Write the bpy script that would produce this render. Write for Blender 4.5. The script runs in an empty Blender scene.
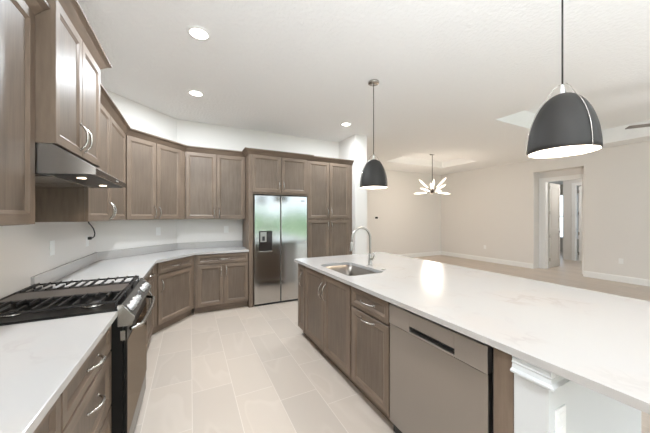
import bpy, bmesh, math, random
from mathutils import Matrix, Vector
random.seed(7)
D = bpy.data; SC = bpy.context.scene; COL = SC.collection
PI = math.pi

# ------------------------------------------------------------------ camera, sky, light, exposure
cam = D.objects.new('camera', D.cameras.new('camera')); COL.objects.link(cam)
cam.location = (0, 0, 1.44)
cam.rotation_euler = (PI/2, 0, -math.atan(135/268))
cam.data.sensor_width = 36; cam.data.lens = 268/650*36
cam.data.clip_start = 0.02; cam.data.clip_end = 200
SC.camera = cam
SC.view_settings.view_transform = 'Standard'; SC.view_settings.look = 'None'
SC.view_settings.gamma = 1; SC.view_settings.use_curve_mapping = False
SC.view_settings.exposure = 0.2
SC.cycles.max_bounces = 10; SC.cycles.diffuse_bounces = 7; SC.cycles.glossy_bounces = 5
SC.cycles.sample_clamp_indirect = 6; SC.cycles.use_denoising = True
SC.cycles.caustics_reflective = False; SC.cycles.caustics_refractive = False
W = D.worlds.new('sky'); SC.world = W; W.use_nodes = True
bg = W.node_tree.nodes['Background']; bg.inputs[0].default_value = (0.74, 0.88, 1.0, 1); bg.inputs[1].default_value = 2.6
sun = D.objects.new('sun', D.lights.new('sun', 'SUN')); COL.objects.link(sun); sun.data.energy = 7; sun.data.angle = .01; sun.rotation_euler = (math.radians(-50), 0, math.radians(25))
DOWNLIGHT_W = 31.0; CEIL = 3.0

def area(name, loc, rot, sx, sy, power, col, portal=False):
    l = D.lights.new(name, 'AREA'); l.shape = 'RECTANGLE'; l.size = sx; l.size_y = sy; l.energy = power; l.color = col
    if portal: l.cycles.is_portal = True
    o = D.objects.new(name, l); COL.objects.link(o); o.location = loc; o.rotation_euler = rot; return o
area('daylight_portal', (4.6, -4.03, 1.44), (PI/2, 0, 0), 5.6, 2.88, 1, (1, 1, 1), True)
area('daylight_portal', (0.30, -4.03, 1.44), (PI/2, 0, 0), 2.4, 2.88, 1, (1, 1, 1), True)

# added fill lamps aimed up to brighten the ceiling; no fixture stands there
area('ceiling_fill', (.4, -1.2, 1.25), (PI, 0, 0), 2.0, 1.6, 135, (.88, .94, 1))
area('ceiling_fill', (4.6, -1.6, 1.6), (PI, 0, 0), 1.6, 1.6, 52, (.90, .95, 1))

# ------------------------------------------------------------------ materials
def new_mat(name):
    m = D.materials.new(name); m.use_nodes = True
    return m, m.node_tree, m.node_tree.nodes['Principled BSDF']
def simple(name, col, rough=.5, metal=0., bump=None, emit=None, spec=None, coat=None):
    m, t, b = new_mat(name)
    b.inputs['Base Color'].default_value = (*col, 1); b.inputs['Roughness'].default_value = rough; b.inputs['Metallic'].default_value = metal
    if spec is not None: b.inputs['Specular IOR Level'].default_value = spec
    if coat: b.inputs['Coat Weight'].default_value = coat; b.inputs['Coat Roughness'].default_value = .1
    if emit: b.inputs['Emission Color'].default_value = (*emit[0], 1); b.inputs['Emission Strength'].default_value = emit[1]
    tc = t.nodes.new('ShaderNodeTexCoord'); n = t.nodes.new('ShaderNodeTexNoise')
    t.links.new(tc.outputs['Object'], n.inputs['Vector'])
    sc, st, dist = bump if bump else (60, .02, .001)
    n.inputs['Scale'].default_value = sc; n.inputs['Detail'].default_value = 3
    bp = t.nodes.new('ShaderNodeBump'); bp.inputs['Strength'].default_value = st; bp.inputs['Distance'].default_value = dist
    t.links.new(n.outputs['Fac'], bp.inputs['Height']); t.links.new(bp.outputs['Normal'], b.inputs['Normal'])
    return m
def ramp(t, stops):
    r = t.nodes.new('ShaderNodeValToRGB'); e = r.color_ramp.elements
    while len(e) < len(stops): e.new(.5)
    for i, (p, c) in enumerate(stops): e[i].position = p; e[i].color = (*c, 1)
    return r
def wood(name, horiz, k=(1, 1, 1)):
    m, t, b = new_mat(name); N = t.nodes; L = t.links
    tc = N.new('ShaderNodeTexCoord'); oi = N.new('ShaderNodeObjectInfo')
    ad = N.new('ShaderNodeVectorMath'); ad.operation = 'ADD'
    cb = N.new('ShaderNodeCombineXYZ'); mu = N.new('ShaderNodeMath'); mu.operation = 'MULTIPLY'; mu.inputs[1].default_value = 9
    L.new(oi.outputs['Random'], mu.inputs[0])
    for i in range(3): L.new(mu.outputs[0], cb.inputs[i])
    L.new(tc.outputs['Object'], ad.inputs[0]); L.new(cb.outputs[0], ad.inputs[1])
    mp = N.new('ShaderNodeMapping'); mp.inputs['Scale'].default_value = (2.2, 16, 26) if horiz else (26, 16, 2.2)
    L.new(ad.outputs[0], mp.inputs['Vector'])
    n1 = N.new('ShaderNodeTexNoise'); n1.inputs['Scale'].default_value = 1.6; n1.inputs['Detail'].default_value = 6; n1.inputs['Roughness'].default_value = .6
    L.new(mp.outputs[0], n1.inputs['Vector'])
    n2 = N.new('ShaderNodeTexNoise'); n2.inputs['Scale'].default_value = 3.0; n2.inputs['Detail'].default_value = 2
    L.new(ad.outputs[0], n2.inputs['Vector'])
    r = ramp(t, [(p, tuple(a*q for a, q in zip(c, k))) for p, c in ((.22, (.140, .102, .074)), (.5, (.186, .138, .102)), (.8, (.228, .172, .130)))]); L.new(n1.outputs['Fac'], r.inputs[0])
    r2 = ramp(t, [(.3, (.86, .85, .84)), (.7, (1.06, 1.05, 1.04))]); L.new(n2.outputs['Fac'], r2.inputs[0])
    mx = N.new('ShaderNodeMix'); mx.data_type = 'RGBA'; mx.blend_type = 'MULTIPLY'; mx.inputs[0].default_value = 1
    L.new(r.outputs[0], mx.inputs[6]); L.new(r2.outputs[0], mx.inputs[7]); L.new(mx.outputs[2], b.inputs['Base Color'])
    b.inputs['Roughness'].default_value = .42; b.inputs['Specular IOR Level'].default_value = .36
    bp = N.new('ShaderNodeBump'); bp.inputs['Strength'].default_value = .08; bp.inputs['Distance'].default_value = .001
    L.new(n1.outputs['Fac'], bp.inputs['Height']); L.new(bp.outputs[0], b.inputs['Normal'])
    return m
def quartz():
    m, t, b = new_mat('white_quartz'); N = t.nodes; L = t.links
    tc = N.new('ShaderNodeTexCoord')
    n0 = N.new('ShaderNodeTexNoise'); n0.inputs['Scale'].default_value = 1.3; n0.inputs['Detail'].default_value = 5
    L.new(tc.outputs['Object'], n0.inputs['Vector'])
    ad = N.new('ShaderNodeVectorMath'); ad.operation = 'MULTIPLY_ADD'; ad.inputs[1].default_value = (1.6, 1.6, 1.6)
    L.new(n0.outputs['Color'], ad.inputs[0]); L.new(tc.outputs['Object'], ad.inputs[2])
    n1 = N.new('ShaderNodeTexNoise'); n1.inputs['Scale'].default_value = 2.2; n1.inputs['Detail'].default_value = 6
    L.new(ad.outputs[0], n1.inputs['Vector'])
    r = ramp(t, [(.47, (.51, .48, .455)), (.497, (.465, .435, .41)), (.503, (.465, .435, .41)), (.53, (.51, .48, .455))]); L.new(n1.outputs['Fac'], r.inputs[0])
    n2 = N.new('ShaderNodeTexNoise'); n2.inputs['Scale'].default_value = 2.7; n2.inputs['Detail'].default_value = 2
    L.new(tc.outputs['Object'], n2.inputs['Vector'])
    r2 = ramp(t, [(.5, (0, 0, 0)), (.68, (1, 1, 1))]); L.new(n2.outputs['Fac'], r2.inputs[0])
    mx = N.new('ShaderNodeMix'); mx.data_type = 'RGBA'; L.new(r2.outputs[0], mx.inputs[0])
    mx.inputs[6].default_value = (.50, .485, .47, 1); L.new(r.outputs[0], mx.inputs[7])
    L.new(mx.outputs[2], b.inputs['Base Color']); b.inputs['Roughness'].default_value = .16
    return m
def tile():
    m, t, b = new_mat('porcelain_tile'); N = t.nodes; L = t.links
    def math_(op, a, bb=None):
        n = N.new('ShaderNodeMath'); n.operation = op
        for i, v in enumerate((a, bb)):
            if v is None: continue
            if isinstance(v, (int, float)): n.inputs[i].default_value = v
            else: L.new(v, n.inputs[i])
        return n.outputs[0]
    tc = N.new('ShaderNodeTexCoord'); sp = N.new('ShaderNodeSeparateXYZ'); L.new(tc.outputs['Object'], sp.inputs[0])
    u = math_('DIVIDE', math_('SUBTRACT', sp.outputs[0], .165-.31*100), .3085)
    cidx = math_('FLOOR', u); fu = math_('SUBTRACT', u, cidx)
    off = math_('MULTIPLY', cidx, 1/3)
    v = math_('ADD', math_('DIVIDE', math_('ADD', sp.outputs[1], 61.0-2.03), .61), off)
    ridx = math_('FLOOR', v); fv = math_('SUBTRACT', v, ridx)
    gu = math_('LESS_THAN', math_('ABSOLUTE', math_('SUBTRACT', fu, .5)), .5-.0075)
    gv = math_('LESS_THAN', math_('ABSOLUTE', math_('SUBTRACT', fv, .5)), .5-.0040)
    inside = math_('MULTIPLY', gu, gv)
    cb = N.new('ShaderNodeCombineXYZ'); L.new(cidx, cb.inputs[0]); L.new(ridx, cb.inputs[1])
    wn = N.new('ShaderNodeTexWhiteNoise'); wn.noise_dimensions = '3D'; L.new(cb.outputs[0], wn.inputs['Vector'])
    ofs = N.new('ShaderNodeVectorMath'); ofs.operation = 'MULTIPLY_ADD'; ofs.inputs[1].default_value = (20, 20, 20)
    L.new(wn.outputs['Color'], ofs.inputs[0]); L.new(tc.outputs['Object'], ofs.inputs[2])
    mp = N.new('ShaderNodeMapping'); mp.inputs['Rotation'].default_value = (0, 0, .6); mp.inputs['Scale'].default_value = (3.2, 1.2, 1)
    L.new(ofs.outputs[0], mp.inputs['Vector'])
    n1 = N.new('ShaderNodeTexNoise'); n1.inputs['Scale'].default_value = .7; n1.inputs['Detail'].default_value = 2; n1.inputs['Distortion'].default_value = .2
    L.new(mp.outputs[0], n1.inputs['Vector'])
    r = ramp(t, [(.0, (.55, .475, .405)), (.47, (.565, .49, .42)), (.495, (.585, .51, .44)), (.505, (.585, .51, .44)), (.52, (.555, .48, .41)), (1, (.57, .50, .43))]); L.new(n1.outputs['Fac'], r.inputs[0])
    tone = ramp(t, [(0, (.93, .93, .93)), (1, (1.05, 1.04, 1.03))]); L.new(wn.outputs['Value'], tone.inputs[0])
    mx = N.new('ShaderNodeMix'); mx.data_type = 'RGBA'; mx.blend_type = 'MULTIPLY'; mx.inputs[0].default_value = 1
    L.new(r.outputs[0], mx.inputs[6]); L.new(tone.outputs[0], mx.inputs[7])
    m2 = N.new('ShaderNodeMix'); m2.data_type = 'RGBA'; L.new(inside, m2.inputs[0]); m2.inputs[6].default_value = (.68, .61, .54, 1)
    L.new(mx.outputs[2], m2.inputs[7]); L.new(m2.outputs[2], b.inputs['Base Color'])
    b.inputs['Roughness'].default_value = .38
    bp = N.new('ShaderNodeBump'); bp.inputs['Strength'].default_value = .3; bp.inputs['Distance'].default_value = .002
    L.new(inside, bp.inputs['Height']); L.new(bp.outputs[0], b.inputs['Normal'])
    return m
def brushed(name, col, rough, vertical=True, amount=.12):
    m, t, b = new_mat(name); N = t.nodes; L = t.links
    tc = N.new('ShaderNodeTexCoord'); mp = N.new('ShaderNodeMapping'); mp.inputs['Scale'].default_value = (400, 400, 3) if vertical else (1.5, 1.5, 40)
    L.new(tc.outputs['Object'], mp.inputs['Vector']); n = N.new('ShaderNodeTexNoise'); n.inputs['Scale'].default_value = 1; n.inputs['Detail'].default_value = 2
    L.new(mp.outputs[0], n.inputs['Vector'])
    r = ramp(t, [(0, (rough-amount*.5,)*3), (1, (rough+amount*.5,)*3)]); L.new(n.outputs['Fac'], r.inputs[0]); L.new(r.outputs[0], b.inputs['Roughness'])
    b.inputs['Base Color'].default_value = (*col, 1); b.inputs['Metallic'].default_value = 1
    return m
def glass(name):
    m, t, b = new_mat(name); N = t.nodes; L = t.links; N.remove(b)
    tr = N.new('ShaderNodeBsdfTransparent'); gl = N.new('ShaderNodeBsdfGlossy'); gl.inputs['Roughness'].default_value = .02
    fr = N.new('ShaderNodeFresnel'); fr.inputs[0].default_value = 1.45; mx = N.new('ShaderNodeMixShader')
    L.new(fr.outputs[0], mx.inputs[0]); L.new(tr.outputs[0], mx.inputs[1]); L.new(gl.outputs[0], mx.inputs[2]); L.new(mx.outputs[0], N['Material Output'].inputs[0])
    return m
M = dict(
    island=simple('island_daylit_paint', (.66, .675, .68), .5),  # wall paint with the bluish daylight on it put into the colour
    panelblack=simple('dark_control_panel', (.075, .068, .06), .4, spec=.25),
    steel_lit=brushed('brushed_steel_lit', (.52, .49, .46), .34, True, .03),  # lighter copy of the steel; the tilted band's extra light is in the colour
    fnickel=simple('faucet_nickel', (.46, .44, .41), .34, .85),
    griddle=simple('griddle_plate', (.085, .070, .060), .45, .2),
    satin=simple('satin_silver', (.62, .62, .62), .42, .6),
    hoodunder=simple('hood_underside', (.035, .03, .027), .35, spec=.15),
    wp=wood('stained_maple_panel', False, (.82, .84, .86)),
    hoodsteel=brushed('hood_steel', (.36, .335, .31), .22, False, .04),
    darksteel=brushed('dark_steel', (.14, .13, .125), .25, False, .04),
    wv=wood('stained_maple', False), wh=wood('stained_maple_rail', True),
    dark=simple('toe_dark_wood', (.10, .078, .062), .6),  # darker brown wood tone, assigned to no part
    wall=simple('wall_paint', (.79, .765, .735), .85, bump=(90, .06, .002)),
    ceil=simple('ceiling_paint', (.90, .90, .895), .9, bump=(30, .6, .012)),
    trim=simple('white_trim_paint', (.90, .90, .89), .4),
    quartz=quartz(), tile=tile(),
    steel=brushed('brushed_steel', (.38, .355, .33), .30, True, .03),
    steelv=brushed('brushed_steel_vertical', (.55, .535, .515), .15, True, .06),
    sink=brushed('sink_steel', (.24, .215, .19), .36, False),
    nickel=simple('satin_nickel', (.50, .475, .44), .26, 1.),
    chrome=simple('chrome', (.8, .8, .8), .08, 1.),
    black=simple('black_enamel', (.012, .011, .010), .3, spec=.2),
    iron=simple('cast_iron', (.018, .016, .015), .42, bump=(200, .2, .001), spec=.3),
    blackm=simple('black_plastic', (.02, .02, .022), .5),
    ovenglass=simple('oven_glass', (.03, .026, .024), .06, 0, spec=.3),
    shade=simple('pendant_graphite', (.030, .028, .026), .5, 0., bump=(120, .05, .001), spec=.3),
    white_in=simple('pendant_white_lining', (.92, .90, .86), .5),
    bulb=simple('lamp_glow', (1, 1, 1), .5, emit=((1, .86, .66), 25)),
    downlight=simple('downlight_lens', (1, 1, 1), .5, emit=((1, .93, .82), 14)),
    hoodlight=simple('hood_lens', (1, 1, 1), .5, emit=((1, .80, .55), 7)),
    shadeglow=simple('frosted_glass_glow', (1, .97, .92), .4, emit=((1, .88, .72), 1.6)),
    plastic=simple('white_plastic', (.90, .90, .89), .35),
    door=simple('door_paint', (.62, .60, .56), .45),
    brass=simple('dark_bronze', (.05, .04, .035), .35, .8),
    glass=glass('window_glass'),
    lawn=simple('lawn', (.20, .30, .14), .9, bump=(20, .5, .02)),
    hedge=simple('hedge_leaves', (.10, .20, .07), .9, bump=(15, 1, .05)),
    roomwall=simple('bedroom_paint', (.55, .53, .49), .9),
    fan=simple('fan_blade_wood', (.22, .19, .17), .5),
    led=simple('blue_white_mark', (.85, .85, .85), .3, .5),
    patio_bounce=simple('pale_bounce_concrete', (.66, .65, .63), .9),  # pale tone for the added paving that reflects light indoors
)

def coated(name, kd, ks, rough, fac):
    m, t, b = new_mat(name); N = t.nodes; L = t.links; N.remove(b)
    d = N.new('ShaderNodeBsdfDiffuse'); d.inputs[0].default_value = (*kd, 1); g = N.new('ShaderNodeBsdfGlossy'); g.inputs[0].default_value = (*ks, 1); g.inputs['Roughness'].default_value = rough
    mx = N.new('ShaderNodeMixShader'); mx.inputs[0].default_value = fac; L.new(d.outputs[0], mx.inputs[1]); L.new(g.outputs[0], mx.inputs[2]); L.new(mx.outputs[0], N['Material Output'].inputs[0]); return m
M['doorglass'] = coated('oven_door_glass', (.03, .025, .02), (.50, .43, .36), .07, .6)
# ------------------------------------------------------------------ helpers
MW = {}
def link(name, mesh, parent=None):
    o = D.objects.new(name, mesh); COL.objects.link(o)
    if parent: o.parent = parent
    return o
def thing(name, label, cat, loc=(0, 0, 0), rz=0., group=None):
    o = D.objects.new(name, None); COL.objects.link(o); o.empty_display_size = .05
    o.location = loc; o.rotation_euler = (0, 0, rz); o['label'] = label; o['category'] = cat
    if group: o['group'] = group
    MW[o.name] = Matrix.Translation(loc) @ Matrix.Rotation(rz, 4, 'Z')
    return o
def obj(name, bm, mats, parent=None, world=False, smooth=False):
    me = D.meshes.new(name); bmesh.ops.recalc_face_normals(bm, faces=bm.faces[:]); bm.to_mesh(me); bm.free()
    for m in (mats if isinstance(mats, (list, tuple)) else [mats]): me.materials.append(M[m])
    if smooth:
        for p in me.polygons: p.use_smooth = True
        try: me.set_sharp_from_angle(angle=math.radians(293))
        except Exception: pass
    if world and parent:
        root = parent
        while root.parent: root = root.parent
        me.transform(MW[root.name].inverted())
    return link(name, me, parent)
def tag(o, label, cat, group=None):
    o['label'] = label; o['category'] = cat
    if group: o['group'] = group
    return o
def struct(name, bm, mats, parent=None, label=None):
    o = obj(name, bm, mats, parent)
    if not parent: o['kind'] = 'structure'
    return o
def B(): return bmesh.new()
def box(bm, x0, x1, y0, y1, z0, z1, bev=0., mi=0, mat=None):
    r = bmesh.ops.create_cube(bm, size=1.)
    vs = r['verts']
    for v in vs: v.co = Vector(((x0+x1)/2+v.co.x*(x1-x0), (y0+y1)/2+v.co.y*(y1-y0), (z0+z1)/2+v.co.z*(z1-z0)))
    fs = list({f for v in vs for f in v.link_faces})
    for f in fs: f.material_index = mi
    if bev > 0:
        es = list({e for v in vs for e in v.link_edges})
        q = bmesh.ops.bevel(bm, geom=es, offset=bev, segments=2, affect='EDGES', profile=.5)
        vs = list({v for f in q['faces'] for v in f.verts} | {v for v in vs if v.is_valid})
    if mat is not None: bmesh.ops.transform(bm, matrix=mat, verts=[v for v in vs if v.is_valid])
    return bm
def prism(bm, pts, z0, z1, mi=0):
    a = [bm.verts.new((x, y, z0)) for x, y in pts]; b = [bm.verts.new((x, y, z1)) for x, y in pts]
    bm.faces.new(a); bm.faces.new(b); n = len(pts)
    for i in range(n): bm.faces.new((a[i], a[(i+1) % n], b[(i+1) % n], b[i]))
    for v in a:
        for f in v.link_faces: f.material_index = mi
    return bm
def extrude_profile(bm, prof, axis, a0, a1):
    """prof: list of (u, z); axis 'y' gives x=u; axis 'x' gives y=u"""
    def P(u, z, a): return (u, a, z) if axis == 'y' else (a, u, z)
    A = [bm.verts.new(P(u, z, a0)) for u, z in prof]; C = [bm.verts.new(P(u, z, a1)) for u, z in prof]
    bm.faces.new(A); bm.faces.new(C); n = len(prof)
    for i in range(n): bm.faces.new((A[i], A[(i+1) % n], C[(i+1) % n], C[i]))
    return bm
def tube(bm, pts, rad, seg=8, caps=True):
    pts = [Vector(p) for p in pts]; n = len(pts)
    rads = rad if isinstance(rad, (list, tuple)) else [rad]*n
    rings = []; up = None
    for i, p in enumerate(pts):
        t = (pts[min(i+1, n-1)]-pts[max(i-1, 0)]).normalized()
        if up is None: up = t.orthogonal().normalized()
        up = (up - t*up.dot(t)).normalized(); s = t.cross(up)
        rings.append([bm.verts.new(p+(up*math.cos(2*PI*k/seg)+s*math.sin(2*PI*k/seg))*rads[i]) for k in range(seg)])
    for a, b in zip(rings, rings[1:]):
        for k in range(seg): bm.faces.new((a[k], a[(k+1) % seg], b[(k+1) % seg], b[k]))
    if caps: bm.faces.new(rings[0]); bm.faces.new(rings[-1])
    return bm
def lathe(bm, prof, c=(0, 0, 0), seg=32, mat=None, close=True):
    rings = []; allv = []
    for r, z in prof:
        if r < 1e-6: v = bm.verts.new((c[0], c[1], c[2]+z)); rings.append([v]*seg); allv.append(v)
        else:
            ring = [bm.verts.new((c[0]+r*math.cos(2*PI*k/seg), c[1]+r*math.sin(2*PI*k/seg), c[2]+z)) for k in range(seg)]; rings.append(ring); allv += ring
    for a, b in zip(rings, rings[1:]):
        for k in range(seg):
            q = []
            for v in (a[k], a[(k+1) % seg], b[(k+1) % seg], b[k]):
                if v not in q: q.append(v)
            if len(q) > 2: bm.faces.new(q)
    if mat is not None: bmesh.ops.transform(bm, matrix=mat, verts=allv)
    return bm
def offset_path(path, d):
    out = []
    n = len(path)
    for i in range(n):
        p = Vector(path[i]); ns = []
        for a, b in ((i-1, i), (i, i+1)):
            if a < 0 or b >= n: continue
            e = (Vector(path[b])-Vector(path[a])).normalized(); ns.append(Vector((e.y, -e.x)))
        if len(ns) == 1: out.append(p+ns[0]*d)
        else:
            m = (ns[0]+ns[1]).normalized(); out.append(p+m*(d/max(.2, m.dot(ns[0]))))
    return out
def sweep(bm, path, prof, i0=0, i1=None):
    """prof (outward offset to the right of the path, z); emits segments i0..i1 of the mitred path"""
    if i1 is None: i1 = len(path)-1
    offs = [offset_path(path, d) for d, z in prof]
    rings = [[bm.verts.new((offs[k][i].x, offs[k][i].y, prof[k][1])) for k in range(len(prof))] for i in range(i0, i1+1)]
    m = len(prof)
    for a, b in zip(rings, rings[1:]):
        for k in range(m): bm.faces.new((a[k], a[(k+1) % m], b[(k+1) % m], b[k]))
    bm.faces.new(rings[0]); bm.faces.new(rings[-1])
    return bm

# ------------------------------------------------------------------ room shell
NY0, NY1, NZ = 2.955, 4.01, 2.66          # hall niche in the living room wall
XR, YF, YR = 8.45, 7.05, -4.0
b = B(); box(b, -1.2, 14.2, -4.2, 8.0, -.1, 0); struct('floor', b, 'tile')
def grid_ceiling():
    bm = B()
    xs = [-1.1, 3.6, 4.39, 4.95, 7.25, 7.92, XR+.12]; ys = [-4.1, -.90, 2.62, 4.80, 6.0, YF+.1]
    trays = [(4.39, 7.92, -.90, 2.62, 3.30), (4.95, 7.25, 4.80, 6.0, 3.20)]
    for i in range(len(xs)-1):
        for j in range(len(ys)-1):
            cx, cy = (xs[i]+xs[i+1])/2, (ys[j]+ys[j+1])/2
            z = CEIL
            for t in trays:
                if t[0] < cx < t[1] and t[2] < cy < t[3]: z = t[4]
            box(bm, xs[i], xs[i+1], ys[j], ys[j+1], z, 3.45)
    bmesh.ops.remove_doubles(bm, verts=bm.verts[:], dist=1e-4)
    return bm
struct('ceiling', grid_ceiling(), 'ceil')
b = B(); box(b, 8.80, 14.2, 1.4, 8.0, 2.75, 2.85); struct('ceiling_bedroom', b, 'ceil')
DG0, DG1 = (-1.0, 4.06), (-.19, 4.9)
b = B(); box(b, -1.12, -1.0, YR-.1, 4.06, 0, CEIL); struct('wall_left', b, 'wall')
b = B(); prism(b, [DG0, DG1, (-.19, 5.02), (-1.12, 5.02), (-1.12, 4.06)], 0, CEIL); struct('wall_diagonal', b, 'wall')
b = B(); box(b, -.19, 2.79, 4.9, 5.02, 0, CEIL); struct('wall_back', b, 'wall')
b = B(); box(b, 2.79, 3.06, 4.27, YF, 0, CEIL); struct('wall_pantry_end', b, 'wall')
b = B(); box(b, 3.06, XR+.12, YF, YF+.12, 0, CEIL); struct('wall_far', b, 'wall')
b = B()
box(b, XR, XR+.35, NY1, YF, 0, CEIL); box(b, XR, XR+.35, YR, NY0, 0, CEIL); box(b, XR, XR+.35, NY0, NY1, NZ, CEIL)
struct('wall_right', b, 'wall')
b = B()                                   # unseen wall behind the viewer, its sliding door and window enlarged for more daylight
box(b, -1.0, -.9, -4.12, -4.0, 0, CEIL); box(b, -.9, 1.5, -4.12, -4.0, 2.88, CEIL)
box(b, 1.5, 1.8, -4.12, -4.0, 0, CEIL); box(b, 1.8, 7.4, -4.12, -4.0, 2.88, CEIL); box(b, 7.4, XR, -4.12, -4.0, 0, CEIL)
struct('wall_rear', b, 'wall')
def window(name, x0, x1, z0, z1, n, y=-4.06):
    b = B(); f = .05
    box(b, x0, x1, y-.03, y+.03, z0, z0+f); box(b, x0, x1, y-.03, y+.03, z1-f, z1)
    for i in range(n+1):
        c = x0+(x1-x0)*i/n; c = min(max(c, x0+f/2), x1-f/2); box(b, c-f/2, c+f/2, y-.03, y+.03, z0+f, z1-f)
    w = struct(name, b, 'trim')
    b = B(); box(b, x0+.02, x1-.02, y-.004, y+.004, z0+.02, z1-.02); struct('window_pane', b, 'glass', w)
window('window_1', 1.8, 7.4, 0, 2.88, 4)
window('window_2', -.9, 1.5, 0, 2.88, 2)
b = B(); box(b, -14, 22, -30, -8.2, -.16, -.06); struct('ground_lawn', b, 'lawn')
b = B(); box(b, -14, 22, -8.2, -4.2, -.16, -.04); struct('ground_bounce', b, 'patio_bounce')  # unseen pale paving added to bounce sunlight up to the ceiling
b = B(); bmesh.ops.create_grid(b, x_segments=90, y_segments=12, size=1)
for v in b.verts:
    u, w = v.co.x, (v.co.y+1)/2
    v.co = Vector((4+u*18, -17+.35*math.sin(u*47)+.25*math.sin(u*111+w*9)-1.2*w*w, -.1+w*(1.9+.35*math.sin(u*23)+.2*math.sin(u*71))))
for v in list(b.verts): pass
hd = obj('hedge', b, 'hedge'); hd['kind'] = 'structure'

# baseboards
BB = [(0, 0), (.016, 0), (.016, .115), (.009, .135), (0, .14)]
def bboard(name, path):
    b = B(); sweep(b, path, BB); struct(name, b, 'trim')
bboard('baseboard_far', [(3.06, YF), (XR, YF)])
bboard('baseboard_right', [(XR, YF-.02), (XR, NY1)])
bboard('baseboard_living', [(XR, NY0), (XR, YR)])
bboard('baseboard_end', [(2.79, 4.27), (3.06, 4.27), ])
bboard('baseboard_niche', [(XR+.25, NY0), (XR, NY0)][::-1][::-1])

# hall niche: casing, wall behind it, open door, bedroom beyond
XC = 8.73
b = B()
box(b, XC, XC+.02, 3.87, 4.005, 0, 2.39); box(b, XC, XC+.02, 2.96, 3.09, 0, 2.39); box(b, XC, XC+.02, 2.96, 4.005, 2.39, 2.50)
box(b, XC+.02, XC+.16, 3.86, 3.88, 0, 2.39); box(b, XC+.02, XC+.16, 3.07, 3.09, 0, 2.39); box(b, XC+.02, XC+.16, 3.09, 3.86, 2.39, 2.41)
struct('trim_1', b, 'trim')
b = B()
box(b, XC+.02, XC+.15, 3.88, 8.0, 0, 2.75); box(b, XC+.02, XC+.15, 1.4, 3.07, 0, 2.75); box(b, XC+.02, XC+.15, 3.07, 3.88, 2.41, 2.75)
struct('wall_niche', b, 'wall')
def panel_door(root, w, h, t=.04):
    """local: hinge at origin, leaf along +x, thickness along y"""
    b = B(); fr = .11
    box(b, 0, w, -.008, .008, .01, h)
    for s in (-1, 1):
        y0, y1 = (.008, t/2) if s > 0 else (-t/2, -.008)
        box(b, 0, fr, y0, y1, .01, h); box(b, w-fr, w, y0, y1, .01, h)
        for z0, z1 in ((.01, .22), (.95, 1.10), (h-.12, h)): box(b, fr, w-fr, y0, y1, z0, z1)
        for z0, z1 in ((.22, .95), (1.10, h-.12)): box(b, fr+.05, w-fr-.05, y0*.6, y1*.8, z0+.05, z1-.05, .004)
    return b
d1 = D.objects.new('door_1', None); COL.objects.link(d1); d1.location = (8.90, 3.85, 0); d1.rotation_euler = (0, 0, math.radians(5)); d1['kind'] = 'structure'
obj('door_leaf', panel_door(None, .74, 2.37), 'door', d1)
for z in (.2, .85, 1.5, 2.2):
    b = B(); box(b, -.012, .012, -.03, -.015, z, z+.09); tube(b, [(-.008, -.028, z), (-.008, -.028, z+.09)], .007); obj('hinge', b, 'nickel', d1)
b = B(); tube(b, [(.68, -.02, 1.0), (.68, -.07, 1.0)], .011); tube(b, [(.685, -.07, 1.0), (.58, -.075, 1.0)], .009)
lathe(b, [(0, 0), (.03, 0), (.03, .01), (0, .01)], mat=Matrix.Translation((.68, -.02, 1.0)) @ Matrix.Rotation(PI/2, 4, 'X')); obj('door_handle', b, 'nickel', d1)
# bedroom
l = D.lights.new('bedroom_fill', 'POINT'); l.energy = 30; l.color = (1, .97, .93); l.shadow_soft_size = .2; lo = D.objects.new('bedroom_fill', l); COL.objects.link(lo); lo.location = (10.0, 3.0, 2.4)  # added fill lamp to brighten the bedroom, without a fixture
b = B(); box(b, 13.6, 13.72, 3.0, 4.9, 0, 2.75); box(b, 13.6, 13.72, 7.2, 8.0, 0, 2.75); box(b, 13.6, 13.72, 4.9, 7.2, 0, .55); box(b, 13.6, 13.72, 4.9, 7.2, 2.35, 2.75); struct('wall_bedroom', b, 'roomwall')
b = B(); f = .05
box(b, 13.6, 13.7, 4.9, 7.2, .55, .6); box(b, 13.6, 13.7, 4.9, 7.2, 2.3, 2.35)
for y in (4.9, 5.65, 6.4, 7.15): box(b, 13.6, 13.7, y, y+f, .6, 2.3)
box(b, 13.62, 13.68, 4.95, 7.15, 1.43, 1.47)
w3 = struct('window_3', b, 'trim'); b = B(); box(b, 13.648, 13.656, 4.95, 7.15, .6, 2.3); struct('window_pane', b, 'glass', w3)
b = B(); box(b, 11.25, 11.37, 4.14, 4.47, 0, 2.75); box(b, 11.25, 11.37, 1.4, 3.16, 0, 2.75); box(b, 11.25, 11.37, 3.16, 4.14, 2.45, 2.75); struct('wall_closet', b, 'wall')
b = B(); box(b, 11.23, 11.25, 4.14, 4.23, 0, 2.45); box(b, 11.23, 11.25, 3.07, 3.16, 0, 2.45); box(b, 11.23, 11.25, 3.07, 4.23, 2.45, 2.54); struct('trim_2', b, 'trim')
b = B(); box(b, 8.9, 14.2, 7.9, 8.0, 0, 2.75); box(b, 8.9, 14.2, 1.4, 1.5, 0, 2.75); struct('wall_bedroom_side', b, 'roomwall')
d2 = D.objects.new('door_2', None); COL.objects.link(d2); d2.location = (11.27, 4.06, 0); d2.rotation_euler = (0, 0, math.radians(-80)); d2['kind'] = 'structure'
obj('door_leaf', panel_door(None, .80, 2.42), 'trim', d2)
for z in (.2, .85, 1.5, 2.2): b = B(); box(b, -.012, .012, -.032, -.015, z, z+.09); obj('hinge', b, 'nickel', d2)
area('daylight_portal', (13.56, 6.05, 1.45), (PI/2, 0, -PI/2), 2.2, 1.7, 1, (1, 1, 1), True).rotation_euler = (PI/2, 0, PI/2)

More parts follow.
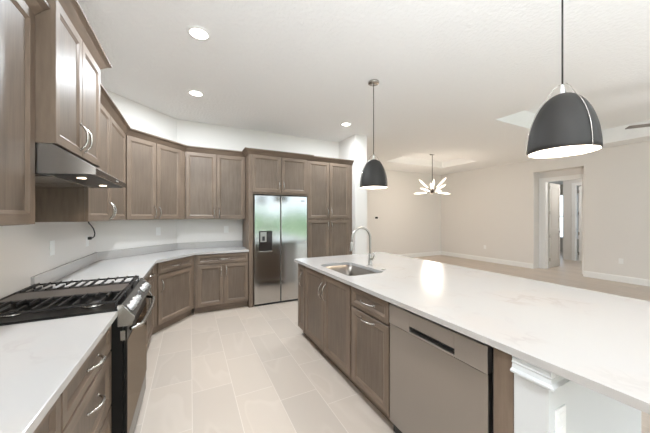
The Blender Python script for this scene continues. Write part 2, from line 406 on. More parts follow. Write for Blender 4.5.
# ------------------------------------------------------------------ cabinets
def front_mesh(w, h, fw, t=.02):
    """framed front with a recessed bevelled panel; local x 0..w, z 0..h, front at y=-t, back at y=0"""
    bm = B()
    def ring(i, y): return [bm.verts.new(p) for p in ((i, y, i), (w-i, y, i), (w-i, y, h-i), (i, y, h-i))]
    R = [ring(0, 0), ring(0, -t+.003), ring(.003, -t), ring(fw, -t), ring(fw+.004, -t+.003), ring(fw+.014, -t+.009), ring(fw+.016, -t+.011)]
    bm.faces.new(R[0])
    for a, c in zip(R, R[1:]):
        for k in range(4):
            f = bm.faces.new((a[k], a[(k+1) % 4], c[(k+1) % 4], c[k])); f.material_index = 1 if k in (0, 2) else 0
    f = bm.faces.new(R[-1]); f.material_index = 2
    return bm
def pull(bm, c, L=.16, vert=True, out=.034):
    n = 14; pts = []; rr = []
    for i in range(n+1):
        s = -1+2*i/n; o = out*(1-abs(s)**2.6); pts.append((s*L/2, -o-.002)); rr.append(.0042+.0032*(1-s*s))
    P3 = [((c[0], c[1]+o, c[2]+u) if vert else (c[0]+u, c[1]+o, c[2])) for u, o in pts]
    tube(bm, P3, rr, 8)
    for s in (-1, 1):
        p = Vector((c[0], c[1], c[2]+s*L/2)) if vert else Vector((c[0]+s*L/2, c[1], c[2]))
        lathe(bm, [(0, 0), (.008, 0), (.007, .005), (0, .006)], seg=10, mat=Matrix.Translation(p) @ Matrix.Rotation(PI/2, 4, 'X'))
    return bm
def add_front(root, kind, x0, x1, z0, z1, fw=None, handle=None, L=.16):
    w, h = x1-x0, z1-z0
    bm = front_mesh(w, h, fw if fw else (.050 if kind == 'door' else .036))
    bmesh.ops.translate(bm, vec=(x0, 0, z0), verts=bm.verts[:])
    o = obj(kind, bm, ['wv', 'wh', 'wp'], root)
    if handle:
        b = B(); pull(b, (handle[0], -.02, handle[1]), L, handle[2] == 'v'); obj('handle', b, 'nickel', o, smooth=True)
    return o
def cabinet(name, label, loc, rz, w, d, z0, z1, toe=False, carcass=None, group=None):
    r = thing(name, label, 'cabinet', loc, rz, group)
    b = B()
    if carcass: prism(b, carcass, z0, z1); obj('carcass', b, 'wv', r, world=True)
    else: box(b, .001, w-.001, 0, d, z0, z1); obj('carcass', b, 'wv', r)
    if toe:
        b = B(); box(b, -.03 if carcass and rz not in (0, PI/2) else .001, w+.02 if carcass and rz not in (0, PI/2) else w-.001, .06, .075, 0, z0-.001); obj('toe_kick', b, 'wh', r)
    return r
CP0, CP1 = 2.425, 2.495
def CPROF(z): return [(-.02, z-.02), (.004, z-.02), (.008, z-.012), (.018, z), (.050, z+.036), (.069, z+.050), (.074, z+.053), (.074, z+.066), (.05, z+.068), (-.02, z+.068)]
def crown(root, path, i0=0, i1=None, z=2.442):
    b = B(); sweep(b, path, CPROF(z), i0, i1); obj('crown_moulding', b, 'wh', root, world=True)
FX, RX = -.71, -.635                         # carcass fronts of the left wall cabinets
UD0, UD1 = (-.71, 3.97), (-.065, 4.60)       # diagonal carcass front
# near left upper cabinet
r = cabinet('upper_cabinet', 'wall cabinet at the left edge of the photo, right before the hood', (FX, .98, 0), PI/2, .868, .285, 1.40, 2.44)
add_front(r, 'door', .45, .8675, 1.402, 2.45, handle=(.48, 1.495, 'v')); add_front(r, 'door', .006, .445, 1.402, 2.45, handle=(.415, 1.495, 'v'))
crown(r, [(FX, .98), (FX, 1.846)])
# range cabinet
r = cabinet('upper_cabinet', 'short deep wall cabinet mounted directly above the range hood', (RX, 1.85, 0), PI/2, .772, .36, 1.813, 2.585)
add_front(r, 'door', .001, .382, 1.817, 2.570, handle=(.345, 1.94, 'v')); add_front(r, 'door', .387, .770, 1.817, 2.570, handle=(.42, 1.94, 'v'))
crown(r, [(-.98, 1.85), (RX, 1.85), (RX, 2.622), (-.98, 2.622)], z=2.580)
# left wall upper beyond the hood
r = cabinet('upper_cabinet', 'two-door wall cabinet on the left wall behind the hood, before the angled corner', (FX, 2.624, 0), PI/2, 1.275, .285, 1.40, 2.44,
            carcass=[(FX, 2.624), (FX, 3.968), (-.995, 4.05), (-.995, 2.624)])
add_front(r, 'door', .006, .632, 1.402, 2.425, handle=(.597, 1.495, 'v')); add_front(r, 'door', .637, 1.335, 1.402, 2.425, handle=(.672, 1.495, 'v'))
UPATH = [(FX, 2.624), UD0, UD1, (.828, 4.60)]
crown(r, UPATH, 0, 1)
# diagonal upper
ang = math.atan2(UD1[1]-UD0[1], UD1[0]-UD0[0]); ln = math.hypot(UD1[0]-UD0[0], UD1[1]-UD0[1])
r = cabinet('upper_cabinet', 'angled corner wall cabinet with two doors above the diagonal counter', (UD0[0], UD0[1], 0), ang, ln, .3, 1.40, 2.44,
            carcass=[UD0, UD1, (-.192, 4.89), (-.99, 4.06)])
dx = (.02+.0, ln-.095); mid = (dx[0]+dx[1])/2
add_front(r, 'door', dx[0], mid-.003, 1.402, 2.425, handle=(mid-.035, 1.495, 'v')); add_front(r, 'door', mid+.003, dx[1], 1.402, 2.425, handle=(mid+.035, 1.495, 'v'))
crown(r, UPATH, 1, 2)
# back upper
r = cabinet('upper_cabinet', 'two-door wall cabinet on the back wall left of the refrigerator', (-.063, 4.60, 0), 0, .891, .295, 1.40, 2.44)
add_front(r, 'door', .002, .437, 1.402, 2.425, handle=(.402, 1.495, 'v')); add_front(r, 'door', .443, .886, 1.402, 2.425, handle=(.478, 1.495, 'v'))
crown(r, UPATH, 2, 3)
# refrigerator surround with cabinet above
r = thing('refrigerator_surround', 'tall wooden side panels and two-door cabinet framing the refrigerator', 'cabinet', (.83, 4.32, 0))
b = B(); box(b, 0, .068, 0, .575, 0, 2.44); obj('side_panel', b, 'wv', r)
b = B(); box(b, 1.003, 1.02, 0, .575, 0, 2.44); obj('side_panel', b, 'wv', r)
b = B(); box(b, .069, 1.002, 0, .575, 1.80, 2.44); obj('carcass', b, 'wv', r)
add_front(r, 'door', .045, .520, 1.83, 2.425, handle=(.485, 1.95, 'v')); add_front(r, 'door', .526, .985, 1.83, 2.425, handle=(.561, 1.95, 'v'))
crown(r, [(.83, 4.595), (.83, 4.32), (1.85, 4.32), (1.85, 4.37)])
# pantry
r = thing('pantry_cabinet', 'tall four-door pantry cabinet standing between refrigerator and wall end', 'cabinet', (1.852, 4.375, 0))
b = B(); box(b, 0, .936, 0, .52, .10, 2.44); obj('carcass', b, 'wv', r)
b = B(); box(b, 0, .936, .06, .08, 0, .10); obj('toe_kick', b, 'wh', r)
for x0, x1, hx in ((.01, .432, .398), (.438, .86, .472)):
    add_front(r, 'door', x0, x1, 1.40, 2.425, handle=(hx, 1.51, 'v')); add_front(r, 'door', x0, x1, .115, 1.375, handle=(hx, 1.27, 'v'))
crown(r, [(1.852, 4.375), (2.788, 4.375)])

# base cabinets, left run
BX, BH = -.405, .884
def drawers3(r, w):
    for z0, z1 in ((.712, .872), (.412, .702), (.112, .402)):
        add_front(r, 'drawer', .004, w-.002, z0, z1, .04 if z1-z0 < .2 else .055, handle=(w/2, (z0+z1)/2+(.0 if z1-z0 < .2 else .05), 'h'), L=.14)
r = cabinet('base_cabinet', 'three-drawer base cabinet directly in front of the gas range', (BX, 1.205, 0), PI/2, .64, .59, .10, BH, True); drawers3(r, .64)
r = cabinet('base_cabinet', 'three-drawer base cabinet at the bottom left edge, nearest the viewer', (BX, .40, 0), PI/2, .80, .59, .10, BH, True); drawers3(r, .80)
r = cabinet('base_cabinet', 'base cabinet between the far side of the range and angled corner cabinet', (BX, 2.618, 0), PI/2, 1.1, .59, .10, BH, True,
            carcass=[(BX, 2.618), (BX, 3.775), (-.99, 3.775), (-.99, 2.618)])
add_front(r, 'drawer', .02, .56, .735, .872, handle=(.29, .80, 'h')); add_front(r, 'door', .02, .56, .112, .72, handle=(.50, .60, 'v'))
add_front(r, 'drawer', .575, 1.12, .735, .872, handle=(.85, .80, 'h')); add_front(r, 'door', .575, 1.12, .112, .72, handle=(.64, .60, 'v'))
BD0, BD1 = (BX, 3.785), (.055, 4.35)
ang = math.atan2(BD1[1]-BD0[1], BD1[0]-BD0[0]); ln = math.hypot(BD1[0]-BD0[0], BD1[1]-BD0[1])
r = cabinet('base_cabinet', 'angled corner base cabinet with one drawer over one door', (BD0[0], BD0[1], 0), ang, ln, .5, .10, BH, True,
            carcass=[BD0, BD1, (.055, 4.64), (-.19, 4.88), (-.98, 4.05), (-.98, 3.785)])
add_front(r, 'drawer', .075, ln-.055, .735, .872, handle=((ln+.02)/2, .80, 'h')); add_front(r, 'door', .075, ln-.055, .112, .72, handle=(.115, .585, 'v'))
r = cabinet('base_cabinet', 'back wall base cabinet with wide drawer over two doors, beside refrigerator', (.057, 4.35, 0), 0, .771, .54, .10, BH, True)
add_front(r, 'drawer', .035, .765, .735, .872, handle=(.40, .80, 'h'))
add_front(r, 'door', .035, .397, .112, .72, handle=(.365, .61, 'v')); add_front(r, 'door', .403, .765, .112, .72, handle=(.435, .61, 'v'))

# island cabinets (fronts face the range aisle)
IX = 1.192
def isl(label, y1, y0, toe=True): return cabinet('island_cabinet', label, (IX, y1, 0), -PI/2, y1-y0, .60, .10, BH, toe), y1-y0
r, w = isl('narrow one-door cabinet at the refrigerator end of the island', 3.09, 2.843)
add_front(r, 'door', .03, w-.008, .112, .872, .045, handle=(w-.075, .70, 'v'))
r, w = isl('wide two-door sink cabinet of the island below the sink', 2.842, 1.865)
for c in list(r.children):
    if c.name.startswith('carcass'): D.objects.remove(c)
b = B(); box(b, .001, .02, 0, .60, .10, BH); box(b, w-.02, w-.001, 0, .60, .10, BH); box(b, .02, w-.02, .58, .60, .10, BH); box(b, .02, w-.02, 0, .58, .10, .12); box(b, .02, w-.02, 0, .018, .12, BH)
obj('carcass', b, 'wv', r)
for a, c, hx in ((.008, w/2-.003, w/2-.038), (w/2+.003, w-.012, w/2+.038)): add_front(r, 'door', a, c, .112, .872, handle=(hx, .70, 'v'))
r, w = isl('island cabinet with one drawer over one tall door, next to the dishwasher', 1.864, 1.387)
add_front(r, 'drawer', .012, w-.008, .722, .872, handle=(w/2, .80, 'h')); add_front(r, 'door', .012, w-.008, .112, .708, handle=(w/2, .672, 'h'))
r = thing('island_end_panel', 'plain brown wood panel between dishwasher and white island wall', 'panel', (IX, .71, 0))
b = B(); box(b, -.015, .60, -.08, 0, 0, BH); obj('panel_board', b, 'wv', r)

# white island wall with moulding below the counter
b = B(); box(b, 1.178, 2.12, .510, .628, 0, .8845); box(b, 1.93, 2.07, .628, 3.09, 0, .8845); box(b, 1.80, 1.93, .64, 3.09, 0, .8845)
struct('wall_island', b, 'island')
b = B(); sweep(b, [(1.178, .628), (1.178, .510), (2.12, .510)], [(0, .812), (.018, .812), (.028, .819), (.028, .826), (.016, .832), (.013, .848), (.018, .856), (.014, .860), (.012, .872), (.016, .875), (.014, .884), (0, .884)])
struct('trim_3', b, 'island')
r = thing('wall_outlet', 'white outlet plate on the end of the island below the counter', 'outlet', (1.258, .510, .655), 0)
def outlet_parts(r, w=.075, h=.118):
    b = B(); box(b, -w/2, w/2, -.006, 0, -h/2, h/2, .002); obj('plate', b, 'plastic', r)
    for s in (-1, 1):
        b = B(); box(b, -.017, .017, -.009, -.005, s*.028-.014, s*.028+.014, .002)
        for q in (-.006, .006): box(b, q-.001, q+.001, -.0095, -.0088, s*.028-.004, s*.028+.005)
        obj('socket', b, 'plastic', r)
outlet_parts(r)

# ------------------------------------------------------------------ countertops
CT0, CT1 = .885, .915
def slab(bm, pts, z0=CT0, z1=CT1, bev=.003):
    prism(bm, pts, z0, z1)
    es = [e for e in bm.edges if abs(e.verts[0].co.z-z1) < 1e-5 and abs(e.verts[1].co.z-z1) < 1e-5]
    bmesh.ops.bevel(bm, geom=es, offset=bev, segments=2, affect='EDGES', profile=.5)
    return bm
r = thing('countertop', 'white quartz countertop in front of the range at lower left', 'countertop', (-.68, 1.0, CT0))
b = B(); slab(b, [(-.999, .38), (-.36, .38), (-.36, 1.85), (-.999, 1.85)]); obj('counter_slab', b, 'quartz', r, world=True)
b = B(); box(b, -.999, -.98, .38, 1.85, CT1+.0005, 1.015, .002); obj('backsplash', b, 'quartz', r, world=True)
r = thing('countertop', 'white quartz countertop running round the angled corner to the refrigerator', 'countertop', (-.6, 3.8, CT0))
b = B(); slab(b, [(-.999, 2.612), (-.36, 2.612), (-.36, 3.74), (.062, 4.31), (.828, 4.31), (.828, 4.897), (-.188, 4.897), (-.999, 4.057)]); obj('counter_slab', b, 'quartz', r, world=True)
b = B(); sweep(b, [(-.999, 2.612), (-.999, 4.057), (-.188, 4.897), (.828, 4.897)], [(0, CT1+.0005), (.02, CT1+.0005), (.02, 1.015), (0, 1.015)]); obj('backsplash', b, 'quartz', r, world=True)
# island counter with a rounded sink cut-out
SX0, SX1, SY0, SY1 = 1.25, 1.65, 2.0, 2.64
def rrect(x0, x1, y0, y1, rad, n=6):
    pts = []
    for cx, cy, a0 in ((x1-rad, y1-rad, 0), (x0+rad, y1-rad, PI/2), (x0+rad, y0+rad, PI), (x1-rad, y0+rad, 1.5*PI)):
        for k in range(n+1): a = a0+PI/2*k/n; pts.append((cx+rad*math.cos(a), cy+rad*math.sin(a)))
    return pts
b = B(); outer = rrect(1.15, 2.545, .10, 3.14, .012, 3); inner = rrect(SX0, SX1, SY0, SY1, .06)
loops = []
for pts in (outer, inner):
    vs = [b.verts.new((x, y, CT1)) for x, y in pts]; loops.append(vs)
    for i in range(len(vs)): b.edges.new((vs[i], vs[(i+1) % len(vs)]))
bmesh.ops.triangle_fill(b, edges=b.edges[:], use_beauty=True)
g = bmesh.ops.extrude_face_region(b, geom=b.faces[:]); bmesh.ops.translate(b, vec=(0, 0, CT0-CT1), verts=[v for v in g['geom'] if isinstance(v, bmesh.types.BMVert)])
o = obj('island_countertop', b, 'quartz'); tag(o, 'large white quartz island countertop holding the sink and faucet', 'countertop')

# sink
r = thing('sink', 'undermount stainless steel sink set into the island countertop', 'sink', ((SX0+SX1)/2, (SY0+SY1)/2, .70))
b = B(); prev = None
for (e, z, rad) in ((.022, .8845, .07), (-.0, .8845, .06), (-.002, .75, .06), (-.012, .712, .055), (-.04, .70, .05)):
    pts = rrect(SX0-e, SX1+e, SY0-e, SY1+e, rad); ring = [b.verts.new((x, y, z)) for x, y in pts]
    if prev:
        for k in range(len(ring)): b.faces.new((prev[k], prev[(k+1) % len(ring)], ring[(k+1) % len(ring)], ring[k]))
    prev = ring
b.faces.new(prev)
obj('bowl', b, 'sink', r, world=True, smooth=True)
b = B(); lathe(b, [(0, .002), (.028, .002), (.034, .004), (.045, .004), (.045, 0), (0, 0)], ((SX0+SX1)/2+.05, (SY0+SY1)/2, .7005), 24); obj('drain', b, 'chrome', r, world=True)
# faucet
r = thing('faucet', 'tall gooseneck pull-down kitchen faucet standing behind the sink', 'faucet', (1.745, 2.375, CT1), PI)
b = B(); lathe(b, [(0, 0), (.027, 0), (.027, .006), (.021, .012), (.019, .05), (.0185, .115), (.014, .125), (0, .125)], seg=20); obj('base', b, 'fnickel', r, smooth=True)
b = B(); R_ = .115; top = .29
pts = [(0, 0, .12), (0, 0, .2), (0, 0, top)]+[(R_-R_*math.cos(PI*k/16), 0, top+R_*math.sin(PI*k/16)) for k in range(1, 17)]
tube(b, pts+[(2*R_+.002, 0, top-.03)], .0130, 14); obj('spout', b, 'fnickel', r, smooth=True)
b = B(); tube(b, [(2*R_+.002, 0, top-.03), (2*R_+.006, 0, top-.06), (2*R_+.01, 0, top-.12), (2*R_+.011, 0, top-.128)], [.014, .0165, .021, .017], 14); obj('spray_head', b, 'fnickel', r, smooth=True)
b = B(); tube(b, [(0, .015, .07), (0, .045, .072)], .013, 12); tube(b, [(0, .045, .072), (-.004, .062, .10), (-.008, .072, .15)], [.010, .007, .0055], 10); obj('lever', b, 'fnickel', r, smooth=True)
b = B(); lathe(b, [(0, 0), (.022, 0), (.022, .004), (.014, .006), (.013, .012), (0, .013)], (1.70, 2.10, CT1), 20); tag(obj('air_switch', b, 'fnickel', smooth=True), 'small round metal button on the counter beside the sink', 'button')

# ------------------------------------------------------------------ dishwasher
r = thing('dishwasher', 'stainless steel dishwasher built into the island below the counter', 'dishwasher', (IX, 1.385, 0), -PI/2)
w = .655
b = B(); box(b, .004, w+.018, .012, .58, .02, .878); obj('tub', b, 'blackm', r)
b = B(); box(b, .006, w, -.022, .010, .105, .742, .003); obj('door_panel', b, 'steel', r)
b = B()
box(b, .006, .185, -.026, .010, .745, .868, .002); box(b, w-.165, w, -.026, .010, .745, .868, .002); box(b, .185, w-.165, -.026, .010, .786, .868, .002); box(b, .185, w-.165, -.028, .010, .745, .757, .003)
cp = obj('control_panel', b, 'steel_lit', r)
b = B(); box(b, .185, w-.165, .004, .0095, .757, .786); obj('handle_recess', b, 'blackm', cp)
b = B(); box(b, .01, w, .04, .05, .0, .10); obj('toe_panel', b, 'blackm', r)

# ------------------------------------------------------------------ gas range
RY0, RY1 = 1.853, 2.609
r = thing('gas_range', 'stainless and black gas range with cast iron grates, on the left', 'stove', (-.66, (RY0+RY1)/2, 0))
b = B(); box(b, -.99, -.337, RY0, RY1, .06, .90); box(b, -.337, -.31, RY0+.002, RY0+.014, .82, .845); obj('body', b, 'black', r, world=True)
b = B(); box(b, -.995, -.352, RY0, RY1, .9005, .925, .004); obj('cooktop', b, 'black', r, world=True)
b = B(); extrude_profile(b, [(-.35, .83), (-.300, .83), (-.286, .868), (-.345, .938), (-.352, .936)], 'y', RY0+.016, RY1-.016); cpn = obj('control_panel', b, 'panelblack', r, world=True)
for y0, y1 in ((RY0-.0015, RY0+.0155), (RY1-.0155, RY1)):
    b = B(); extrude_profile(b, [(-.362, .822), (-.296, .822), (-.280, .868), (-.343, .945), (-.362, .943)], 'y', y0, y1)
    bmesh.ops.bevel(b, geom=b.edges[:], offset=.002, segments=2, affect='EDGES'); e = obj('end_cap', b, 'nickel', cpn, world=True)
nrm = Vector((.070, 0, .059)).normalized()
rot = Vector((0, 0, 1)).rotation_difference(nrm).to_matrix().to_4x4()
for y in (1.925, 2.005, 2.085, 2.365, 2.455):
    b = B(); lathe(b, [(0, 0), (.024, 0), (.024, .004), (.020, .006), (.019, .028), (.016, .031), (0, .031)], seg=20)
    box(b, -.004, .004, -.017, .017, .031, .037, .001)
    bmesh.ops.transform(b, matrix=Matrix.Translation((-.3145, y, .9035)) @ rot, verts=b.verts[:]); obj('knob', b, 'satin', cpn, world=True, smooth=True)
b = B(); box(b, -.004, .004, -.07, .07, 0, .03, 0)
bmesh.ops.transform(b, matrix=Matrix.Translation((-.3165, 2.225, .9035)) @ rot @ Matrix.Rotation(PI/2, 4, 'Y') @ Matrix.Translation((0, 0, -.015)), verts=b.verts[:]); obj('display', b, 'ovenglass', cpn, world=True)
od = None
b = B(); box(b, -.336, -.318, RY0+.002, RY1-.002, .188, .815, .004); od = obj('oven_door', b, 'black', r, world=True)
b = B(); box(b, -.3178, -.3150, RY0+.006, RY1-.006, .195, .74, .001); obj('oven_window', b, 'doorglass', od, world=True)
b = B(); n = 16; pts = []
for i in range(n+1):
    s = -1+2*i/n; pts.append((-.262+.016*(1-s*s)-.045*max(0, abs(s)-.93)/.07, (RY0+RY1)/2+s*.345, .795))
tube(b, pts, .0115, 12); obj('handle', b, 'nickel', od, world=True, smooth=True)
b = B(); box(b, -.336, -.320, RY0+.002, RY1-.002, .045, .175, .004); obj('storage_drawer', b, 'darksteel', r, world=True)
for y in (RY0+.05, RY1-.05):
    for x in (-.38, -.9): b = B(); tube(b, [(x, y, 0), (x, y, .06)], .018, 10); obj('foot', b, 'blackm', r, world=True)
b = B(); box(b, -.348, -.325, RY0-.002, RY0+.004, .745, .800); obj('vent_strip', b, 'nickel', r, world=True)
# burners and grates
gy = [(RY0+.018, RY0+.262), (RY0+.268, RY1-.268), (RY1-.262, RY1-.018)]
for (x, y, s) in ((-.50, RY0+.14, 1.1), (-.83, RY0+.14, .85), (-.50, RY1-.14, 1.2), (-.83, RY1-.14, .85)):
    b = B(); lathe(b, [(0, 0), (.05*s, 0), (.052*s, .006), (.036*s, .010), (.036*s, .014), (0, .014)], (x, y, .925), 20); bn = obj('burner', b, 'nickel', r, world=True, smooth=True)
    b = B(); lathe(b, [(0, 0), (.032*s, 0), (.034*s, .004), (.032*s, .007), (0, .008)], (x, y, .9395), 20); obj('burner_cap', b, 'iron', bn, world=True, smooth=True)
for gi, (y0, y1) in enumerate(gy):
    b = B(); x0, x1, z0, z1 = -.975, -.365, .956, .967; t = .010
    for y in (y0, y1-t): box(b, x0, x1, y, y+t, z0, z1, .002)
    for x in (x0, x1-t): box(b, x, x+t, y0+t, y1-t, z0, z1, .002)
    if gi != 1:
        cy = (y0+y1)/2
        box(b, -.675, -.665, y0+t, y1-t, z0, z1, .002)
        for cx in (-.50, -.83):
            for k in (-2, -1, 0, 1, 2):
                xx = cx+k*.058; gap = .030 if k == 0 else (.016 if abs(k) == 1 else -.001)
                for q in (-1, 1):
                    e = y0+.002 if q < 0 else y1-.002
                    box(b, xx-.004, xx+.004, *sorted((cy+q*max(gap, .0005), e)), z0+.002, z1+.007, .002)
    for x in (x0, x1-t):
        for y in (y0, y1-t): box(b, x, x+t, y, y+t, .925, z0, 0)
    obj('grate', b, 'iron', r, world=True)
y0, y1 = gy[1]
b = B(); box(b, -.955, -.385, y0+.012, y1-.012, .957, .966, .004); obj('griddle', b, 'griddle', r, world=True)

# ------------------------------------------------------------------ range hood
r = thing('range_hood', 'stainless under-cabinet range hood with two lit lamps above the range', 'range hood', (-.7, (RY0+RY1)/2, 1.64))
b = B()
extrude_profile(b, [(-.998, 1.812), (-.628, 1.812), (-.456, 1.702), (-.456, 1.668), (-.47, 1.668), (-.998, 1.640)], 'y', 1.855, 2.607)
obj('housing', b, 'hoodsteel', r, world=True)
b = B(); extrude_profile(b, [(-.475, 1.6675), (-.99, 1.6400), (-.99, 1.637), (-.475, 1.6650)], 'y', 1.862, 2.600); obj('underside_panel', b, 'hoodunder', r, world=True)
b = B(); extrude_profile(b, [(-.458, 1.700), (-.4545, 1.700), (-.4545, 1.670), (-.458, 1.670)], 'y', 1.857, 2.605); fs = obj('front_strip', b, 'darksteel', r, world=True)
b = B(); box(b, -.4545, -.4538, 2.30, 2.36, 1.682, 1.689); obj('emblem', b, 'led', fs, world=True)
def under(x): return 1.668+(x+.47)*(.028/.528)
b = B(); extrude_profile(b, [(-.95, under(-.95)-.0035), (-.64, under(-.64)-.0035), (-.64, under(-.64)-.008), (-.95, under(-.95)-.008)], 'y', 1.90, 2.225); obj('filter', b, 'nickel', r, world=True)
b = B(); extrude_profile(b, [(-.95, under(-.95)-.0035), (-.64, under(-.64)-.0035), (-.64, under(-.64)-.008), (-.95, under(-.95)-.008)], 'y', 2.235, 2.56); obj('filter', b, 'nickel', r, world=True)
for y in (2.0, 2.42):
    b = B(); lathe(b, [(0, 0), (.021, 0), (.020, -.002), (0, -.002)], (-.555, y, under(-.555)-.0035), 20); obj('lamp', b, 'hoodlight', r, world=True)
    l = D.lights.new('hood_lamp', 'SPOT'); l.energy = 3.5; l.spot_size = 2.2; l.spot_blend = .6; l.color = (1, .8, .6); l.shadow_soft_size = .025
    lo = D.objects.new('hood_lamp', l); COL.objects.link(lo); lo.location = (-.555, y, 1.652)
# power cord of the hood
b = B(); tube(b, [(-.975, 3.70, 1.40), (-.970, 3.71, 1.37), (-.965, 3.77, 1.34), (-.965, 3.85, 1.30), (-.965, 3.895, 1.25), (-.965, 3.875, 1.215), (-.965, 3.82, 1.203), (-.975, 3.785, 1.203)], .006, 8)
box(b, -.990, -.962, 3.745, 3.79, 1.188, 1.218, .003)
tag(obj('power_cord', b, 'blackm', smooth=True), 'black cord hanging from the wall cabinet into a wall outlet', 'cord')

# ------------------------------------------------------------------ refrigerator
r = thing('refrigerator', 'stainless steel side-by-side refrigerator with water dispenser in left door', 'refrigerator', (.90, 4.30, 0))
b = B(); box(b, .012, .918, .062, .57, .02, 1.775); obj('cabinet_body', b, 'blackm', r)
ld = B(); box(ld, .012, .4395, 0, .06, .035, 1.782, .006); dl = obj('door', ld, 'steelv', r)
rd = B(); box(rd, .4535, .918, 0, .06, .035, 1.782, .006); dr = obj('door', rd, 'steelv', r)
b = B(); box(b, .02, .91, .03, .06, .003, .033); obj('grille', b, 'blackm', r)
b = B(); box(b, .4395, .4535, .02, .055, .04, 1.77); obj('handle_channel', b, 'blackm', r)
b = B(); box(b, .085, .300, -.004, 0, .885, 1.205, .001); dp = obj('dispenser', b, 'ovenglass', dl)
b = B(); box(b, .105, .205, -.008, -.003, 1.03, 1.19, .002); obj('dispenser_panel', b, 'steel', dp)
b = B(); box(b, .135, .175, -.022, -.008, 1.05, 1.12, .003); obj('paddle', b, 'blackm', dp)
b = B(); box(b, .085, .300, -.022, -.003, .868, .884, .003); obj('drip_tray', b, 'nickel', dp)
b = B(); box(b, .80, .87, -.0012, 0, 1.700, 1.712); obj('emblem', b, 'blackm', dr)

# ------------------------------------------------------------------ outlets, thermostat
def wall_plate(name, label, cat, loc, rz, group=None):
    t = thing(name, label, cat, loc, rz, group); outlet_parts(t); return t
wall_plate('wall_outlet', 'white outlet plate on the left wall just right of the range', 'outlet', (-1.0, 2.936, 1.185), PI/2)
wall_plate('wall_outlet', 'white outlet plate on left wall near the corner, black cord plugged in', 'outlet', (-1.0, 3.763, 1.175), PI/2)
wall_plate('wall_outlet', 'white outlet plate on the angled wall above the corner counter', 'outlet', (-.42, 4.651, 1.22), math.atan2(.84, .81))
wall_plate('wall_outlet', 'white outlet plate on the back wall left of the refrigerator', 'outlet', (.56, 4.9, 1.22), 0)
wall_plate('wall_outlet', 'low outlet on the beige wall between far corner and hall doorway', 'outlet', (XR, 5.37, .46), -PI/2)
wall_plate('wall_outlet', 'low outlet on the beige wall right of the hall doorway', 'outlet', (XR, 2.33, .46), -PI/2)
t = thing('thermostat', 'small dark thermostat screen on the far beige wall behind faucet', 'thermostat', (5.42, YF, 1.40))
b = B(); box(b, -.07, .07, -.012, 0, -.045, .045, .004); obj('backplate', b, 'plastic', t)
b = B(); box(b, -.055, .055, -.022, -.012, -.032, .032, .004); obj('screen', b, 'ovenglass', t)

# ------------------------------------------------------------------ recessed ceiling lights
def downlight(x, y, label, power=DOWNLIGHT_W):
    t = thing('recessed_light', label, 'ceiling light', (x, y, CEIL), 0, 'recessed kitchen downlights')
    b = B(); lathe(b, [(.070, -.001), (.095, -.001), (.095, -.006), (.070, -.010), (.070, -.001)], seg=32); obj('trim_ring', b, 'plastic', t, smooth=True)
    b = B(); lathe(b, [(0, -.002), (.070, -.002), (.070, -.005), (0, -.006)], seg=32); obj('lens', b, 'downlight', t)
    l = D.lights.new('downlight', 'AREA'); l.shape = 'DISK'; l.size = .14; l.energy = power; l.color = (.87, .94, 1)
    lo = D.objects.new('downlight', l); COL.objects.link(lo); lo.location = (x, y, CEIL-.02)
downlight(.068, 2.517, 'round recessed ceiling light over the range aisle, highest of the three in view')
downlight(.068, 3.756, 'round recessed ceiling light in front of the angled corner cabinets')
downlight(2.35, 3.877, 'round recessed ceiling light in front of the pantry cabinet', 22)
for x, y in ((.068, -.3), (.068, -1.8), (2.3, -1.2), (2.3, -2.8)): downlight(x, y, 'added recessed fill light behind the viewer, out of view', 9)  # unseen downlights added to lift the kitchen light

# ------------------------------------------------------------------ pendants
def pendant(x, y, label, turn, zb=1.775):
    t = thing('pendant_lamp', label, 'pendant lamp', (x, y, zb), turn, 'dome pendants over the island')
    dz = CEIL-zb
    b = B(); lathe(b, [(0, dz-.0005), (.062, dz-.0005), (.062, dz-.02), (.058, dz-.024), (0, dz-.025)], seg=28); obj('canopy', b, 'nickel', t, smooth=True)
    b = B(); tube(b, [(0, 0, .375), (0, 0, dz-.02)], .0042, 8); obj('stem', b, 'shade', t, smooth=True)
    prof = [(.158*math.sin(a)**.92 if a > 0 else 0, .325*math.cos(a)) for a in [PI/2*k/18 for k in range(19)]]
    inn = [(max(r_-.004, 0), z-.004 if z > .01 else z) for r_, z in prof][::-1]
    b = B(); lathe(b, prof+inn[:1], seg=48); sh = obj('lamp_shade', b, 'shade', t, smooth=True)
    b = B(); lathe(b, inn, seg=48); obj('shade_lining', b, 'white_in', sh, smooth=True)
    for k in range(3):
        a = k*2*PI/3; b = B(); pts = [(0, 0, .378), (.022*math.cos(a), .022*math.sin(a), .375), (.045*math.cos(a), .045*math.sin(a), .352)]
        for r_, z in prof[5:]: pts.append(((r_+.004)*math.cos(a), (r_+.004)*math.sin(a), z+.002))
        tube(b, pts, .0021, 8); obj('wire', b, 'nickel', t, smooth=True)
    b = B(); tube(b, [(0, 0, .318), (0, 0, .378)], [.012, .006], 12); tube(b, [(0, 0, .21), (0, 0, .32)], .02, 14); obj('socket', b, 'plastic', t, smooth=True)
    b = B(); lathe(b, [(0, .21), (.012, .21), (.016, .19), (.03, .155), (.033, .135), (.027, .112), (.014, .100), (0, .097)], seg=20); obj('bulb', b, 'bulb', t, smooth=True)
    l = D.lights.new('pendant_bulb', 'POINT'); l.energy = 6; l.color = (1, .88, .74); l.shadow_soft_size = .04
    lo = D.objects.new('pendant_bulb', l); COL.objects.link(lo); lo.location = (x, y, zb+.08)
pendant(1.90, 2.52, 'graphite dome pendant hanging over the far end of the island', math.radians(293))
pendant(1.862, .742, 'graphite dome pendant hanging nearest the viewer, at upper right', math.radians(246), 1.80)

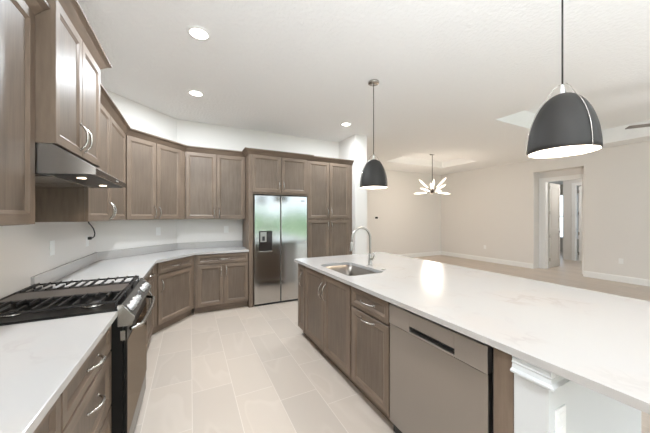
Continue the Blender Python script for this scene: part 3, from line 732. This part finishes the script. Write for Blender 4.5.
# ------------------------------------------------------------------ chandelier
CX, CY, CZ = 6.08, 5.37, 2.13
t = thing('chandelier', 'spoked chandelier with glowing white cone shades in the dining area', 'chandelier', (CX, CY, CZ))
b = B(); lathe(b, [(0, 3.2-CZ-.0005), (.07, 3.2-CZ-.0005), (.07, 3.2-CZ-.025), (0, 3.2-CZ-.03)], seg=24); obj('canopy', b, 'brass', t)
b = B(); tube(b, [(0, 0, .04), (0, 0, 3.2-CZ-.02)], .008, 8); obj('stem', b, 'brass', t)
b = B(); lathe(b, [(0, -.06), (.03, -.05), (.045, 0), (.03, .05), (0, .06)], seg=16); obj('hub', b, 'brass', t, smooth=True)
for k in range(10):
    a = 2*PI*k/10+.2; el = (.12, .62, .30, .80, -.10)[k % 5]
    d = Vector((math.cos(a)*math.cos(el), math.sin(a)*math.cos(el), math.sin(el)))
    b = B(); tube(b, [d*.03, d*.20], .006, 8); ar = obj('arm', b, 'brass', t)
    b = B(); tube(b, [d*.17, d*.22, d*.42, d*.52], [.014, .020, .030, .007], 12); obj('glass_shade', b, 'shadeglow', ar, smooth=True)
l = D.lights.new('chandelier_light', 'POINT'); l.energy = 34; l.color = (1, .86, .72); l.shadow_soft_size = .25
lo = D.objects.new('chandelier_light', l); COL.objects.link(lo); lo.location = (CX, CY, CZ-.14)

# ------------------------------------------------------------------ ceiling fan in the living tray
t = thing('ceiling_fan', 'ceiling fan with one dark blade reaching in at the right edge', 'ceiling fan', (6.17, .86, 2.74))
b = B(); lathe(b, [(0, .5595), (.07, .5595), (.07, .52), (.03, .50), (0, .50)], seg=24); obj('canopy', b, 'brass', t)
b = B(); tube(b, [(0, 0, .1), (0, 0, .51)], .013, 10); obj('stem', b, 'brass', t)
b = B(); lathe(b, [(0, -.07), (.07, -.06), (.11, -.02), (.11, .05), (.06, .11), (0, .12)], seg=28); obj('motor', b, 'brass', t, smooth=True)
for k in range(3):
    a = math.atan2(.66, -.47)+k*2*PI/3
    mt = Matrix.Rotation(a, 4, 'Z') @ Matrix.Rotation(math.radians(2), 4, 'X')
    b = B(); box(b, .10, .80, -.065, .065, -.006, .006, .003); bmesh.ops.transform(b, matrix=mt, verts=b.verts[:]); obj('blade', b, 'fan', t)
b = B(); lathe(b, [(0, -.12), (.06, -.11), (.10, -.07), (0, -.068)], seg=24); obj('fill_bowl', b, 'shadeglow', t, smooth=True)  # glowing bowl added below the fan motor, out of view
l = D.lights.new('fan_fill', 'POINT'); l.energy = 7; l.color = (.92, .96, 1); l.shadow_soft_size = .1  # lamp added under the fan as extra light for the living area
lo = D.objects.new('fan_fill', l); COL.objects.link(lo); lo.location = (6.17, .86, 2.50)
